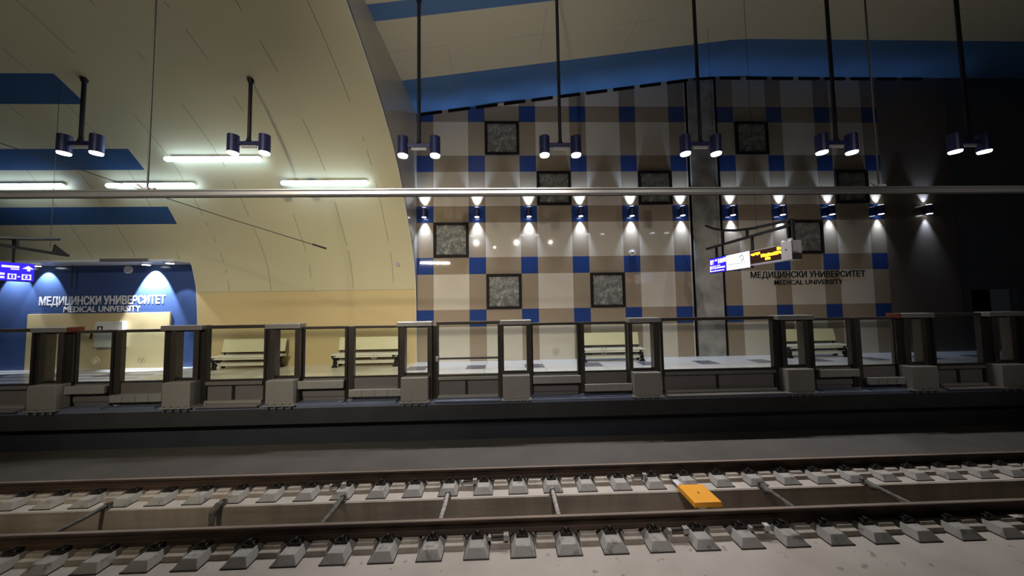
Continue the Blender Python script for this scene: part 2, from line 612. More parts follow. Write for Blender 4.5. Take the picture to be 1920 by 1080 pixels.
# pale edging strip on the end of the vault and on the edge of the recess
edge = [(p[0] - 0.0, p[1]) for p in VP[:20]]
struct(shell(edge, XE - 0.002, XE + 0.018, 0.05).build('trim_1', M['light_edge'], smooth=True), 'pale strip along the end of the vault')
edge2 = [(p[0], p[1]) for p in VP if p[1] < 4.0] + [(vault_y(4.12), 4.12)]
struct(shell(edge2, XN - 0.018, XN + 0.002, 0.05).build('trim_2', M['light_edge'], smooth=True))

# reveal between the vault end and the taller hall
rv = [(YW, 0)] + [(p[0] + 0.13, p[1]) for p in VP if p[0] > 3] + [(3.3, 12.2), (YW, 12.2)]
rv2 = [(p[0] - 0.0, p[1]) for p in rv]
n_ = len(rv)
mb = MB()
# strips from the vault curve up to the hall ceiling height
top = []
for yy, zz in [p for p in VP if p[0] > 3.0]:
    top.append((yy + 0.02, zz))
vs, fs = [], []
for i, (yy, zz) in enumerate(top):
    vs += [(XE - 0.1, yy, zz), (XE - 0.1, yy, 12.3), (XE, yy, zz), (XE, yy, 12.3)]
for i in range(len(top) - 1):
    a_ = i * 4
    fs += [(a_ + 2, a_ + 6, a_ + 7, a_ + 3), (a_, a_ + 1, a_ + 5, a_ + 4), (a_, a_ + 4, a_ + 6, a_ + 2), (a_ + 1, a_ + 3, a_ + 7, a_ + 5)]
mb.add(vs, fs)
struct(mb.build('wall_reveal', M['reveal']), 'glossy greyish reveal between the vault and the tall hall')

# checkered back wall in two fields with a concrete pier between
struct(MB().box(XE - 0.1, 7.99, YW, YW + 0.3, 0, 13).build('wall_back', M['tile']), 'glossy checkered wall of white, tan and blue panels')
XR = X0 + 9 * P + BW
struct(MB().box(9.40, XR, YW, YW + 0.3, 0, 13).build('wall_back_east', M['tile']), 'glossy checkered wall beyond the concrete pier')
struct(MB().box(8.12, 9.27, YW - 0.03, YW + 0.4, 0, 13).build('wall_pier', M['concrete']), 'bare concrete pier between the two checkered fields')
struct(MB().box(7.99, 8.12, YW + 0.04, YW + 0.4, 0, 13).box(9.27, 9.40, YW + 0.04, YW + 0.4, 0, 13).build('trim_3', M['black']), 'dark joints beside the concrete pier')
struct(MB().box(XR, 19.75, YW, YW + 0.3, 0, 13).build('wall_brown', M['brown']))
struct(MB().box(19.75, 20.28, YW + 0.05, YW + 0.3, 0, 13).box(22.4, 40, YW + 0.05, YW + 0.3, 0, 13).box(20.28, 22.4, YW + 0.05, YW + 0.3, 2.62, 13).build('wall_grey', M['slate']))
struct(MB().box(20.2, 22.5, YW + 0.9, YW + 1.0, 0, 2.7).build('wall_doorway_back', M['black']))

# hall ceiling: rises to the right, then level
mb = MB()
pr = [(XE - 0.05, 10.38), (8.6, 12.03), (9.4, 12.08), (40, 12.1)]
n = len(pr)
vs = [(p[0], yy, p[1] + dz) for dz in (0, 0.15) for yy in (YW, 3.0) for p in pr]
fs = []
for i in range(n - 1):
    fs += [(i, n + i, n + i + 1, i + 1), (2 * n + i, 2 * n + i + 1, 3 * n + i + 1, 3 * n + i), (n + i, 3 * n + i, 3 * n + i + 1, n + i + 1), (i, i + 1, 2 * n + i + 1, 2 * n + i)]
mb.add(vs, fs)
struct(mb.build('ceiling', M['ceil']), 'cream hall ceiling with blue bands')


def ceil_z(x_):
    for (xa, za), (xb, zb) in zip(pr, pr[1:]):
        if xa <= x_ <= xb:
            return za + (zb - za) * (x_ - xa) / (xb - xa)


# dark dashes along the gap between wall and ceiling
mb = MB()
xx = XE + 0.15
while xx < 19:
    L = 0.92
    za, zb = ceil_z(xx), ceil_z(xx + L)
    y0, y1 = YW - 0.03, YW + 0.05
    mb.add([(xx, y0, za - .13), (xx + L, y0, zb - .13), (xx + L, y1, zb - .13), (xx, y1, za - .13),
            (xx, y0, za - .01), (xx + L, y0, zb - .01), (xx + L, y1, zb - .01), (xx, y1, za - .01)],
           [(0, 3, 2, 1), (4, 5, 6, 7), (0, 1, 5, 4), (1, 2, 6, 5), (2, 3, 7, 6), (3, 0, 4, 7)])
    xx += 1.18
struct(mb.build('trim_4', M['black']), 'broken dark line under the ceiling')

# recess with the blue wall
struct(MB().box(-40, XN + 0.05, 12.82, 13.1, 0, 4.3).build('wall_niche', M['nicheblue']), 'blue wall with the station name under the vault')
struct(MB().box(-40, XN - 0.02, 11.75, 12.82, 4.09, 4.16).build('ceiling_niche', M['light_edge']), 'pale soffit above the blue wall')
struct(MB().box(-18.72, -13.28, 12.76, 12.82, 0, 2.19).build('wall_panel', M['cream'], bevel=0.01), 'cream cladding field under the station name')

# platform, edge and track bed
struct(MB().box(-40, 40, YE + 0.4, 14, -0.06, 0).build('floor', M['floor']), 'pale tiled platform floor')
struct(MB().box(-40, 40, YE, YE + 0.4, -0.06, 0.012).build('trim_5', M['strip']), 'bluish strip along the platform edge')
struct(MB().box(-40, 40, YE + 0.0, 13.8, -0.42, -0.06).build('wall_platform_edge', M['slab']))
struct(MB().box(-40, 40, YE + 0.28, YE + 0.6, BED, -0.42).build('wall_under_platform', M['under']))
struct(MB().box(-40, 40, 5.52, 6.06, BED - 0.7, BED).box(-40, 40, -3, 4.83, BED - 0.7, BED).build('floor_track', M['bed']), 'pale dusty concrete track bed')
struct(MB().box(-40, 40, 6.06, YE + 0.28, BED - 0.7, BED).build('floor_track_side', M['sidebed']), 'strip of track bed along the platform wall, its shade put into the colour')
struct(MB().box(-40, 40, 5.49, 5.518, BED - 0.7, BED - 0.004).box(-40, 40, 4.832, 4.86, BED - 0.7, BED - 0.004).box(-40, 40, 4.86, 5.49, BED - 0.7, BED - 0.6).build('floor_drain', M['drain']), 'brown stained drain channel between the rails')

# ================================================================== TRACK
YR = [4.584, 5.942]
ZR = -0.729
S, XS0 = 0.61526, -0.39746


def rail_profile(yc):
    h = 0.165
    half = [(0.036, 0), (0.037, -0.030), (0.030, -0.040), (0.010, -0.052), (0.009, -0.125), (0.030, -0.142), (0.068, -0.152), (0.068, -h)]
    return [(yc + a_, ZR + b_) for a_, b_ in half] + [(yc - a_, ZR + b_) for a_, b_ in half[::-1]]


for yc, lab in ((YR[0], 'rusty running rail nearer the viewer, in front of the drain channel'), (YR[1], 'rusty running rail nearer the platform, behind the drain channel')):
    t = thing('running_rail', lab, 'rail', (0, yc, ZR - 0.165), 'running rails of the track')
    prof = [(a_ - yc, b_ - (ZR - 0.165)) for a_, b_ in rail_profile(yc)]
    MB().extrude_x(prof, -30, 30).build('rail_body', M['rust'], t)
    r_ = MB().box(-30, 30, -0.022, 0.022, 0.1645, 0.169).build('running_surface', M['railtop'], t, bevel=0.002)
    r_['label'] = 'worn shiny top of the rail'


def make_block():
    t = thing('sleeper_block', '-', 'sleeper block', (0, 0, 0), 'concrete blocks under the rails')
    W, wt = 0.165, 0.098
    MB().frustum((-W, W, -0.375, 0.235, 0), (-wt, wt, -0.305, 0.205, 0.099)).build('block', M['block'], t, bevel=0.008)
    MB().box(-W - .004, W + .004, -0.379, 0.239, -0.005, 0.008).build('rubber_boot', M['pad'], t)
    for sgn in (-1, 1):
        k = MB()
        k.box(-0.085, 0.085, sgn * 0.115 - 0.045, sgn * 0.115 + 0.045, 0.098, 0.118)
        for q in (-0.05, 0.05):
            k.tube([(q, sgn * 0.06, 0.13), (q, sgn * 0.13, 0.155), (q * 1.4, sgn * 0.155, 0.14)], 0.013, 6)
        k.tube([(-0.05, sgn * 0.06, 0.135), (0.05, sgn * 0.06, 0.135)], 0.012, 6)
        k.tube([(0, sgn * 0.115, 0.12), (0, sgn * 0.115, 0.178)], 0.022, 6)
        k.build('rail_clip', M['clip'], t)
    return t


proto = make_block()
used = False
JB = 6


def blk_label(j, row):
    d = j - JB
    side = 'under the far rail' if row else 'under the near rail'
    if d == 0:
        return 'concrete block %s at the orange box' % side
    return 'concrete block %s, %s to the %s of the orange box' % (side, ORD[abs(d)], 'left' if d < 0 else 'right')


for row, yc in enumerate(YR):
    for j in (range(-10, 13) if row == 0 else range(-13, 18)):
        loc = (XS0 + j * S, yc, BED + 0.005)
        lab = blk_label(j, row)
        if not used:
            proto.location = loc
            proto['label'] = lab
            used = True
        else:
            copy_tree(proto, loc, lab)
# raised plinth strips under the rails, between the blocks
for row, yc in enumerate(YR):
    mb = MB()
    for j in range(-16, 20):
        xc = XS0 + (j + 0.5) * S
        jx = random.uniform(-.01, .01)
        mb.frustum((xc - .135 + jx, xc + .135 + jx, yc - .22, yc + .22, BED), (xc - .128 + jx, xc + .128 + jx, yc - .205, yc + .205, BED + 0.062))
        mb.frustum((xc - .115 + jx, xc + .115 + jx, yc - .15, yc + .15, BED + .062), (xc - .11 + jx, xc + .11 + jx, yc - .13, yc + .13, BED + 0.098))
    struct(mb.build('floor_plinth', M['plinth'], bevel=0.006), 'raised concrete strips between the blocks')

# conduits lying across the drain channel
for xb, kind, lab in ((-6.66, 1, 'dark thin conduit across the drain channel, leftmost of its row'),
                      (-4.78, 1, 'dark stubby conduit at the lip of the drain, fourth left of the orange box'),
                      (-2.78, 2, 'dark dirty conduit across the drain channel, third left of the orange box'),
                      (-1.0, 0, 'pale dusty conduit across the drain channel, second left of the orange box'),
                      (0.81, 0, 'pale dusty conduit across the drain channel, first left of the orange box'),
                      (4.52, 2, 'grey conduit across the drain channel, first right of the orange box'),
                      (6.42, 2, 'grey conduit across the drain channel, second right of the orange box')):
    mt_ = M['dust'] if kind == 0 else M['darkcable']
    t = thing('conduit', lab, 'conduit', (xb, 5.585, BED), 'conduits across the drain channel')
    if xb == -4.78:
        MB().tube([(0, 0.0, 0.06), (0, -0.12, 0.05), (-.02, -0.20, -0.02), (-.02, -.23, -.3)], [0.03, 0.055, 0.05, .03], 9).build('pipe', mt_, t, smooth=True)
    else:
        MB().tube([(0.0, 0.02, 0.07), (0, -0.06, 0.06), (0.0, -0.3, 0.045), (0.0, -0.75, 0.05), (0, -0.98, 0.06)], [0.02, 0.034, 0.034, 0.032, 0.03], 9).build('pipe', mt_, t, smooth=True)
    b_ = MB().box(-0.055, 0.055, -0.10, -0.01, 0.0, 0.03)
    b_.tube([(-0.04, -0.05, 0.03), (-0.03, -0.05, 0.085), (0.03, -0.05, 0.1), (0.045, -0.05, 0.03)], 0.014, 6)
    if kind == 2:
        MB().tube([(-0.02, -0.08, 0.05), (-0.03, -0.2, 0.03), (-0.01, -0.32, 0.06)], [0.02, 0.05, 0.02], 8).build('dirt_lump', mt_, t, smooth=True)
        MB().tube([(-0.01, -0.5, 0.04), (0.0, -0.62, 0.02), (0.01, -0.72, 0.04)], [0.02, 0.045, 0.02], 8).build('dirt_lump', mt_, t, smooth=True)
    b_.build('clamp', M['darkcable'], t)

# orange trackside box
t = thing('balise', 'bright orange box on a white strip between the rails', 'track beacon', (3.17, 5.2, BED))
MB().box(-0.15, -0.05, -0.42, 0.62, 0.06, 0.085).build('mounting_strip', M['whitestrip'], t, bevel=0.004)
bd = MB().frustum((-0.225, 0.225, -0.28, 0.22, 0.085), (-0.215, 0.215, -0.27, 0.21, 0.165)).build('body', M['orange'], t, bevel=0.012)
bd['label'] = 'bright orange casing'
MB().tube([(0.0, -0.02, 0.16), (0, -0.02, 0.172)], 0.018, 8).build('bolt', M['bolt'], t)
k = MB().box(-0.16, -0.04, 0.52, 0.60, 0.085, 0.12)
k.build('clamp', M['clip'], t)
MB().tube([(-0.08, 0.30, 0.09), (-0.12, 0.5, 0.05), (-0.25, 0.64, 0.02)], 0.014, 6).build('cable', M['darkcable'], t)

# short rail bonds and clamps seen on the bed between blocks
for xb, yc, lab in ((-2.98, YR[1], 'dark bond clamp below the far rail, third conduit left of the orange box'),
                    (-0.65, YR[1], 'dark bond clamp below the far rail, in the gap left of the pale conduit'),
                    (2.45, YR[1], 'dark bond clamp below the far rail, just left of the orange box'),
                    (-0.10, YR[0], 'dark bond clamp below the near rail, left of centre'),
                    (2.40, YR[0], 'dark bond clamp below the near rail, just left of the orange box'),
                    (3.55, YR[0], 'dark bond clamp with a white cap below the near rail')):
    t = thing('bond_clamp', lab, 'clamp', (xb, yc - 0.17, BED + 0.098), 'bond clamps beside the rails')
    MB().tube([(-0.12, 0.0, 0.035), (0.10, 0.0, 0.045)], 0.016, 7).build('bond_cable', M['clip'], t)
    MB().box(0.06, 0.13, -0.035, 0.035, 0.0, 0.075).build('clamp_body', M['whitestrip'] if 'white' in lab else M['dust'], t, bevel=0.006)
    MB().box(-0.15, -0.11, -0.03, 0.03, 0.0, 0.055).build('clamp_end', M['dust'], t, bevel=0.006)

# ================================================================== PLATFORM SCREEN
YG = 7.78             # plane of the glass
ZB, ZTOP = 0.60, 1.82


def glass(x0, x1, parent, z0=ZB, z1=ZTOP, dy=0.0):
    return MB().box(x0, x1, -0.006 + dy, 0.006 + dy, z0, z1).build('glass_pane', M['glass'], parent)


def housing(n, box, post, capx, lab, red=None):
    cx = (box[0] + box[1]) / 2
    t = thing('door_housing', lab, 'door housing', (cx, YG, 0), 'door housings of the platform screen')
    L = [v_ - cx for v_ in post]
    b0, b1 = box[0] - cx, box[1] - cx
    MB().box(b0, b1, 7.5 - YG, -0.02, 0.045, 0.60).build('drive_box', M['housing'], t, bevel=0.012)
    MB().box(b0 - .035, b1 + .035, 7.47 - YG, 0.05, 0.012, 0.045).build('base_plate', M['ledge'], t, bevel=0.004)
    for q in range(4):
        k_ = MB()
        xb = b0 + 0.06 + q * (b1 - b0 - 0.12) / 3
        k_.tube([(xb, 7.485 - YG, -0.05), (xb, 7.485 - YG, 0.07)], 0.014, 6)
        k_.tube([(xb, 7.485 - YG, -0.02), (xb, 7.485 - YG, 0.012)], 0.022, 6)
        k_.build('anchor_bolt', M['bolt'], t)
    w0 = min(0.12, (L[1] - L[0]))
    w1 = min(0.12, (L[3] - L[2]))
    MB().box(L[1] - w0, L[1], -0.09, 0.10, 0.03, 1.80).build('post', M['frame'], t, bevel=0.008)
    MB().box(L[2], L[2] + w1, -0.09, 0.10, 0.03, 1.80).build('post', M['frame'], t, bevel=0.008)
    if L[1] - L[0] > 0.15:
        MB().box(L[0], L[1] - w0, -0.03, 0.06, 0.03, 1.80).build('inner_post', M['framed'], t, bevel=0.006)
    if L[3] - L[2] > 0.15:
        MB().box(L[2] + w1, L[3], -0.03, 0.06, 0.03, 1.80).build('inner_post', M['framed'], t, bevel=0.006)
    MB().box(capx[0] - cx, capx[1] - cx, -0.13, 0.14, 1.80, 1.915).build('cap', M['cap'], t, bevel=0.012)
    MB().box(L[1], L[2], -0.04, 0.06, 0.60, 0.65).build('pane_sill', M['framed'], t)
    MB().box(L[1], L[2], -0.03, 0.04, 1.765, 1.80).build('pane_header', M['framed'], t)
    glass(L[1], L[2], t, 0.65, 1.765)
    if red is not None:
        xr = (capx[0] - cx - 0.012) if red < 0 else (capx[1] - cx - 0.05)
        o_ = MB().box(xr, xr + 0.06, -0.135, 0.145, 1.795, 1.92).build('end_cap', M['red'], t, bevel=0.01)
        o_['label'] = 'red end of the cap'
    return t


boxes = [[-10.91, -10.28], [-7.92, -7.29], [-5.58, -4.94], [-2.45, -1.82], [-0.04, 0.61], [3.14, 3.8], [6.95, 7.62], [10.11, 10.79], [12.45, 13.18]]
posts = [[-11.11, -10.84, -10.55, -10.28], [-8.17, -7.84, -7.43, -7.19], [-5.7, -5.52, -5.05, -4.91], [-2.6, -2.42, -1.87, -1.66], [-0.1, 0.0, 0.56, 0.71],
         [3.1, 3.21, 3.74, 3.91], [6.88, 7.14, 7.6, 7.92], [10.1, 10.39, 10.71, 11.0], [12.43, 12.75, 13.12, 13.41]]
caps = [[-11.14, -10.26], [-8.17, -7.22], [-5.74, -4.92], [-2.6, -1.75], [-0.08, 0.68], [3.12, 3.93], [6.90, 7.87], [10.09, 11.04], [12.5, 13.45]]
hl = ['grey door housing in front of the cream panel with a red-ended cap', 'grey door housing in front of the blue wall edge', 'grey door housing just right of the leftmost bench',
      'grey door housing at the end of the vault, left of the barred gate', 'grey door housing right of the gate with the push bar',
      'grey door housing at the right end of the bench under the checkered wall', 'dark door housing at the bench right of the concrete pier',
      'dark door housing with a red-ended cap before the brown wall', 'darkest door housing before the grey doorway, rightmost']
for i in range(9):
    housing(i, boxes[i], posts[i], caps[i], hl[i], {0: 1, 7: -1}.get(i))


def leaf(x0, x1, cen, side, lab, sticker=None):
    """sliding leaf: glass from x0 to x1, cen = meeting edge; side -1: left leaf, +1: right leaf"""
    cx = (x0 + x1) / 2
    t = thing('sliding_door', lab, 'screen door', (cx, YG + 0.05, 0), 'sliding doors of the platform screen')
    a_, b_ = x0 - cx, x1 - cx
    cst = cen - cx
    # stiles
    if side < 0:
        MB().box(b_, cst - 0.004, -0.075, 0.04, 0.05, 1.82).build('meeting_stile', M['framed'], t, bevel=0.006)
        MB().box(a_ - (0.045 if 0 < x0 < 1 else 0.015), a_, -0.03, 0.03, 0.05, 1.80).build('outer_stile', M['framed'], t)
    else:
        MB().box(cst + 0.004, a_, -0.05, 0.05, 0.05, 1.82).build('meeting_stile', M['frame'], t, bevel=0.006)
        MB().box(b_, b_ + 0.012, -0.03, 0.03, 0.05, 1.80).build('outer_stile', M['frame'], t)
    MB().box(a_ - .01, b_ + .01, -0.05, 0.05, 1.765, 1.83).build('top_rail', M['frame'], t, bevel=0.008)
    MB().box(a_ - .01, b_ + .01, -0.04, 0.04, 0.575, 0.60).build('bottom_rail', M['framed'], t)
    glass(a_, b_, t, 0.60, 1.765)
    MB().box(a_ - .01, b_ + .01, -0.02, 0.02, 0.05, 0.575).build('kick_panel', M['panel'], t)
    zl = (0.36, 0.54) if side < 0 else (0.145, 0.315)
    e0, e1 = (a_ - 0.03, b_ + 0.03) if side < 0 else (a_ - 0.05, b_ + 0.12)
    for q0, q1 in boxes:                     # the ledge stops at the neighbouring drive boxes
        if q1 - 0.3 < x0 < q1 + 0.6:
            e0 = max(e0, q1 + 0.006 - cx)
        if q0 - 0.6 < x1 < q0 + 0.3:
            e1 = min(e1, q0 - 0.006 - cx)
    MB().box(e0, e1, -0.20, -0.145, zl[0], zl[1]).box(a_, b_, -0.15, -0.02, zl[0] + .01, zl[1] - .01).build('ledge', M['ledge'], t, bevel=0.008)
    if side < 0:
        MB().box(a_, b_, -0.05, -0.02, 0.13, 0.27).build('rib', M['panel'], t, bevel=0.006)
    else:
        for q in (0.25, 0.5, 0.75):
            xq = e0 + (e1 - e0) * q
            MB().box(xq - 0.012, xq + 0.012, -0.203, -0.198, zl[0] + 0.01, zl[1] - 0.01).build('seam_strip', M['cap'], t)
    MB().box(a_ - .02, b_ + .02, -0.24, 0.02, 0.013, 0.045).build('sill', M['strip'], t)
    if sticker is not None:
        sx = sticker - cx
        k_ = MB()
        pts = [(sx + 0.085 * math.cos(q * math.pi / 12), -0.009, 1.095 + 0.085 * math.sin(q * math.pi / 12)) for q in range(25)]
        k_.tube(pts, 0.006, 5)
        for q in (-0.045, 0, 0.045):
            k_.tube([(sx + q * 0.3, -0.009, 1.04), (sx + q, -0.009, 1.14)], 0.007, 5)
        o_ = k_.build('sticker', M['sticker'], t)
        o_['label'] = 'round pale hand sticker'
    return t


cens = [-9.35, -3.82, 1.92, 9.03]
leafs = [((-10.26, -9.41), (-9.2, -8.19)), ((-4.9, -3.89), (-3.68, -2.61)), ((0.73, 1.84), (2.02, 3.08)), ((7.94, 8.90), (9.2, 10.08))]
stk = [(-9.83, -8.76), (None, -3.21), (1.31, 2.52), (None, None)]
dl = [('in front of the white wall cabinet', 'in front of the cream panel left of the blue wall edge'),
      ('in front of the bare tan wall, left end of the second bench', 'in front of the second bench, left of the vault end'),
      ('in front of the white panels left of the bench by the pier', 'in front of the yellowish bench left of the pier'),
      ('in front of the dim bench right of the pier', 'in front of the wall right of the dim bench')]
for i in range(4):
    leaf(*leafs[i][0], cens[i], -1, 'left glass door leaf ' + dl[i][0], stk[i][0])
    leaf(*leafs[i][1], cens[i], 1, 'right glass door leaf ' + dl[i][1], stk[i][1])


def fixed(x0, x1, lab, name='fixed_screen', bar=False, cat='glass screen'):
    cx = (x0 + x1) / 2
    a_, b_ = x0 - cx, x1 - cx
    t = thing(name, lab, cat, (cx, YG, 0), 'fixed panels of the platform screen' if not bar else None)
    MB().box(a_, b_, -0.06, 0.06, 1.82, 1.90).build('top_rail', M['frame'], t, bevel=0.008)
    mb_ = MB().box(a_, a_ + 0.05, -0.06, 0.05, 0.03, 1.82).box(b_ - 0.05, b_, -0.06, 0.05, 0.03, 1.82)
    mb_.box(a_ + .05, b_ - .05, -0.05, 0.05, 0.56, 0.60)
    mb_.build('frame', M['framed'] if not bar else M['frame'], t, bevel=0.006)
    glass(a_ + 0.05, b_ - 0.05, t, 0.60, 1.82)
    MB().box(a_ + .05, b_ - .05, -0.09, 0.02, 0.48, 0.56).build('upper_lip', M['panel'] if not bar else M['housing'], t, bevel=0.008)
    mid = (a_ + b_) / 2 - 0.05
    MB().box(a_ + .05, mid - 0.03, -0.015, 0.015, 0.12, 0.48).build('infill_panel', M['panel'], t)
    MB().box(mid + 0.03, b_ - .05, -0.015, 0.015, 0.12, 0.48).build('infill_panel', M['panel'], t)
    MB().box(mid - 0.03, mid + 0.03, -0.045, 0.03, 0.10, 0.48).build('mullion', M['framed'], t, bevel=0.004)
    MB().box(a_ + .05, b_ - .05, -0.11, 0.02, 0.05, 0.12).build('lower_lip', M['housing'], t, bevel=0.008)
    MB().box(a_, b_, -0.30, 0.02, 0.013, 0.045).build('sill', M['cap'] if not bar else M['strip'], t)
    if bar:
        h_ = MB().tube([(a_ + 0.06, -0.10, 1.005), (b_ - 0.05, -0.10, 1.005)], 0.024, 10).build('push_bar', M['framed'], t, smooth=True)
        h_['label'] = 'dark push bar across the glass'
        MB().box(a_ + 0.0, a_ + 0.075, -0.15, -0.03, 0.94, 1.06).build('latch', M['ledge'], t, bevel=0.01)
    else:
        MB().tube([(a_ + 0.1, -0.12, 0.045), (a_ + 0.1, -0.12, 0.085)], 0.016, 8).build('bolt', M['bolt'], t)
    return t


fixed(-14.6, -11.15, 'fixed glass screen in front of the blue wall at the left edge')
fixed(-7.18, -5.75, 'fixed glass screen in front of the leftmost bench')
fixed(-1.66, -0.10, 'glass emergency gate with a dark push bar', 'emergency_gate', True, 'gate')
fixed(3.945, 6.87, 'wide fixed glass screen in front of the concrete pier')
fixed(11.05, 12.40, 'dark fixed glass screen in front of the brown wall')
fixed(13.46, 16.4, 'very dark fixed glass screen at the right edge')

# ================================================================== BENCHES
def make_bench():
    t = thing('platform_bench', '-', 'bench', (0, 0, 0), 'benches along the back wall')
    L = 1.2
    MB().add([(-L, .42, .60), (L, .42, .60), (L, .46, .60), (-L, .46, .60), (-L, .52, 1.09), (L, .52, 1.09), (L, .56, 1.08), (-L, .56, 1.08)],
             [(0, 3, 2, 1), (4, 5, 6, 7), (0, 1, 5, 4), (1, 2, 6, 5), (2, 3, 7, 6), (3, 0, 4, 7)]).build('backrest', M['benchw'], t, bevel=0.01)
    MB().box(-L - .06, L + .06, 0.0, 0.44, 0.44, 0.50).build('seat', M['bencht'], t, bevel=0.012)
    MB().box(-L, L, 0.02, 0.06, 0.37, 0.43).build('apron', M['bencht'], t, bevel=0.005)
    MB().box(-L, L, 0.06, 0.10, 0.30, 0.335).build('stretcher', M['blackm'], t)
    MB().box(-L, L, 0.40, 0.43, 0.555, 0.59).build('back_rail', M['blackm'], t)
    MB().box(-L + .05, L - .05, 0.14, 0.20, 0.12, 0.24).build('lower_rail', M['bencht'], t, bevel=0.008)
    for sx in (-L + 0.06, L - 0.06):
        k_ = MB()
        k_.bar((sx, -0.02, 0.0), (sx, 0.44, 0.46), 0.09, 0.07)
        k_.bar((sx, 0.48, 0.0), (sx, 0.02, 0.45), 0.09, 0.07)
        k_.bar((sx - .09, 0.03, 0.0), (sx + .04, 0.03, 0.22), 0.06, 0.05)
        k_.bar((sx + .09, 0.03, 0.0), (sx - .04, 0.03, 0.22), 0.06, 0.05)
        k_.bar((sx - .10, 0.03, 0.44), (sx + .02, 0.03, 0.22), 0.06, 0.06)
        k_.bar((sx, 0.47, 0.40), (sx, 0.585, 0.98), 0.05, 0.03)
        k_.build('leg', M['blackm'], t)
    return t


bx = [(-9.75, 'pale yellow bench against the tan wall, beside the blue wall'), (-5.28, 'pale yellow bench against the tan wall, near the end of the vault'),
      (4.25, 'pale yellow bench under the checkered wall, left of the pier'), (12.45, 'dim pale bench under the checkered wall, below the dark station name')]
bproto = make_bench()
for i, (xb, lab) in enumerate(bx):
    if i == 0:
        bproto.location = (xb, 12.02, 0)
        bproto['label'] = lab
    else:
        copy_tree(bproto, (xb, 12.02, 0), lab)

# ================================================================== WALL: pictures, lamps, lettering
fr = [(1, 1, 'framed grey relief highest on the checkered wall, left of the pier'), (6, 1, 'dim framed grey relief highest on the wall right of the pier'),
      (2, 2, 'framed grey relief crossed by the overhead rail, left of the pier'), (4, 2, 'framed grey relief crossed by the overhead rail, nearest the pier'),
      (8, 2, 'very dim framed relief crossed by the overhead rail, far right'), (0, 3, 'framed grey relief between the first two wall lamps'),
      (7, 3, 'dim framed relief beside the departure board'), (1, 4, 'brightest framed relief low on the wall above the push-bar gate'),
      (3, 4, 'framed grey relief low on the wall above and left of the bench')]
for c_, r_, lab in fr:
    x0_, x1_ = X0 + c_ * P + BW, X0 + (c_ + 1) * P
    z1_, z0_ = ZT - (r_ - 1) * P - BW, ZT - r_ * P
    cx, cz = (x0_ + x1_) / 2, (z0_ + z1_) / 2
    t = thing('framed_relief', lab, 'picture', (cx, YW - 0.002, cz), 'framed reliefs on the checkered wall')
    h_ = (x1_ - x0_) / 2 - 0.005
    fw = 0.115
    k_ = MB()
    k_.box(-h_, h_, -0.09, 0, h_ - fw, h_).box(-h_, h_, -0.09, 0, -h_, -h_ + fw)
    k_.box(-h_, -h_ + fw, -0.09, 0, -h_ + fw, h_ - fw).box(h_ - fw, h_, -0.09, 0, -h_ + fw, h_ - fw)
    k_.build('frame', M['frameart'], t, bevel=0.008)
    MB().box(-h_ + fw, h_ - fw, -0.045, 0, -h_ + fw, h_ - fw).build('relief_panel', M['art'], t)

lamp_on = ['first', 'second', 'third', 'fourth', 'fifth', 'sixth']
ZL = 6.10


def make_wall_lamp():
    t = thing('wall_lamp', '-', 'wall lamp', (0, 0, 0), 'up and down wall lamps')
    MB().box(-0.06, 0.06, -0.06, 0, -0.09, 0.09).build('bracket', M['lampbody'], t, bevel=0.006)
    MB().tube([(0, -0.16, -0.19), (0, -0.16, 0.19)], 0.105, 20).build('lamp_body', M['lampbody'], t, smooth=True)
    MB().tube([(0, -0.16, -0.20), (0, -0.16, -0.192)], 0.088, 20).build('lamp_lens', M['e_wall'], t)
    MB().tube([(0, -0.16, 0.192), (0, -0.16, 0.20)], 0.088, 20).build('lamp_lens', M['e_wall'], t)
    return t


wl = make_wall_lamp()
for i in range(11):
    xl = X0 + BW / 2 + i * P
    if i < 6:
        lab = 'small up-and-down wall lamp, %s from the vault end' % lamp_on[i]
    elif i < 10:
        lab = 'small up-and-down wall lamp, %s to the right of the pier' % lamp_on[i - 6]
    else:
        lab = 'lone up-and-down wall lamp on the dark brown wall'
    if i == 0:
        wl.location = (xl, YW, ZL)
        wl['label'] = lab
    else:
        copy_tree(wl, (xl, YW, ZL), lab)
    dim = [1, 1, 1, 1, .95, .9, .7, .62, .55, .5, .45][i]
    spot('wall_lamp_down', (xl, YW - 0.15, ZL - 0.22), (xl, YW + 0.02, ZL - 1.25), 420 * dim, 62, 1.0, 0.05, (0.56, 0.72, 1.0))
    spot('wall_lamp_up', (xl, YW - 0.15, ZL + 0.22), (xl, YW + 0.02, ZL + 0.8), 260 * dim, 64, 0.7, 0.05, (0.52, 0.70, 1.0))

t = thing('station_name_lettering', 'dark metal station name on the checkered wall right of the pier', 'lettering', (13.0, YW, 3.19))
wall_text('МЕДИЦИНСКИ УНИВЕРСИТЕТ', 5.02, 0.255, M['letd'], t, 0, 0.055, 0.016, 0.016)
wall_text('MEDICAL UNIVERSITY', 3.0, 0.20, M['letd'], t, 0, -0.25, 0.012, 0.016)
t = thing('station_name_lettering', 'white station name on the blue wall above the cream panel', 'lettering', (-15.96, 12.82, 2.48))
wall_text('МЕДИЦИНСКИ УНИВЕРСИТЕТ', 4.85, 0.32, M['letw'], t, 0, 0.06, 0.022, 0.012)
wall_text('MEDICAL UNIVERSITY', 2.95, 0.225, M['letw'], t, 0, -0.235, 0.014, 0.012)

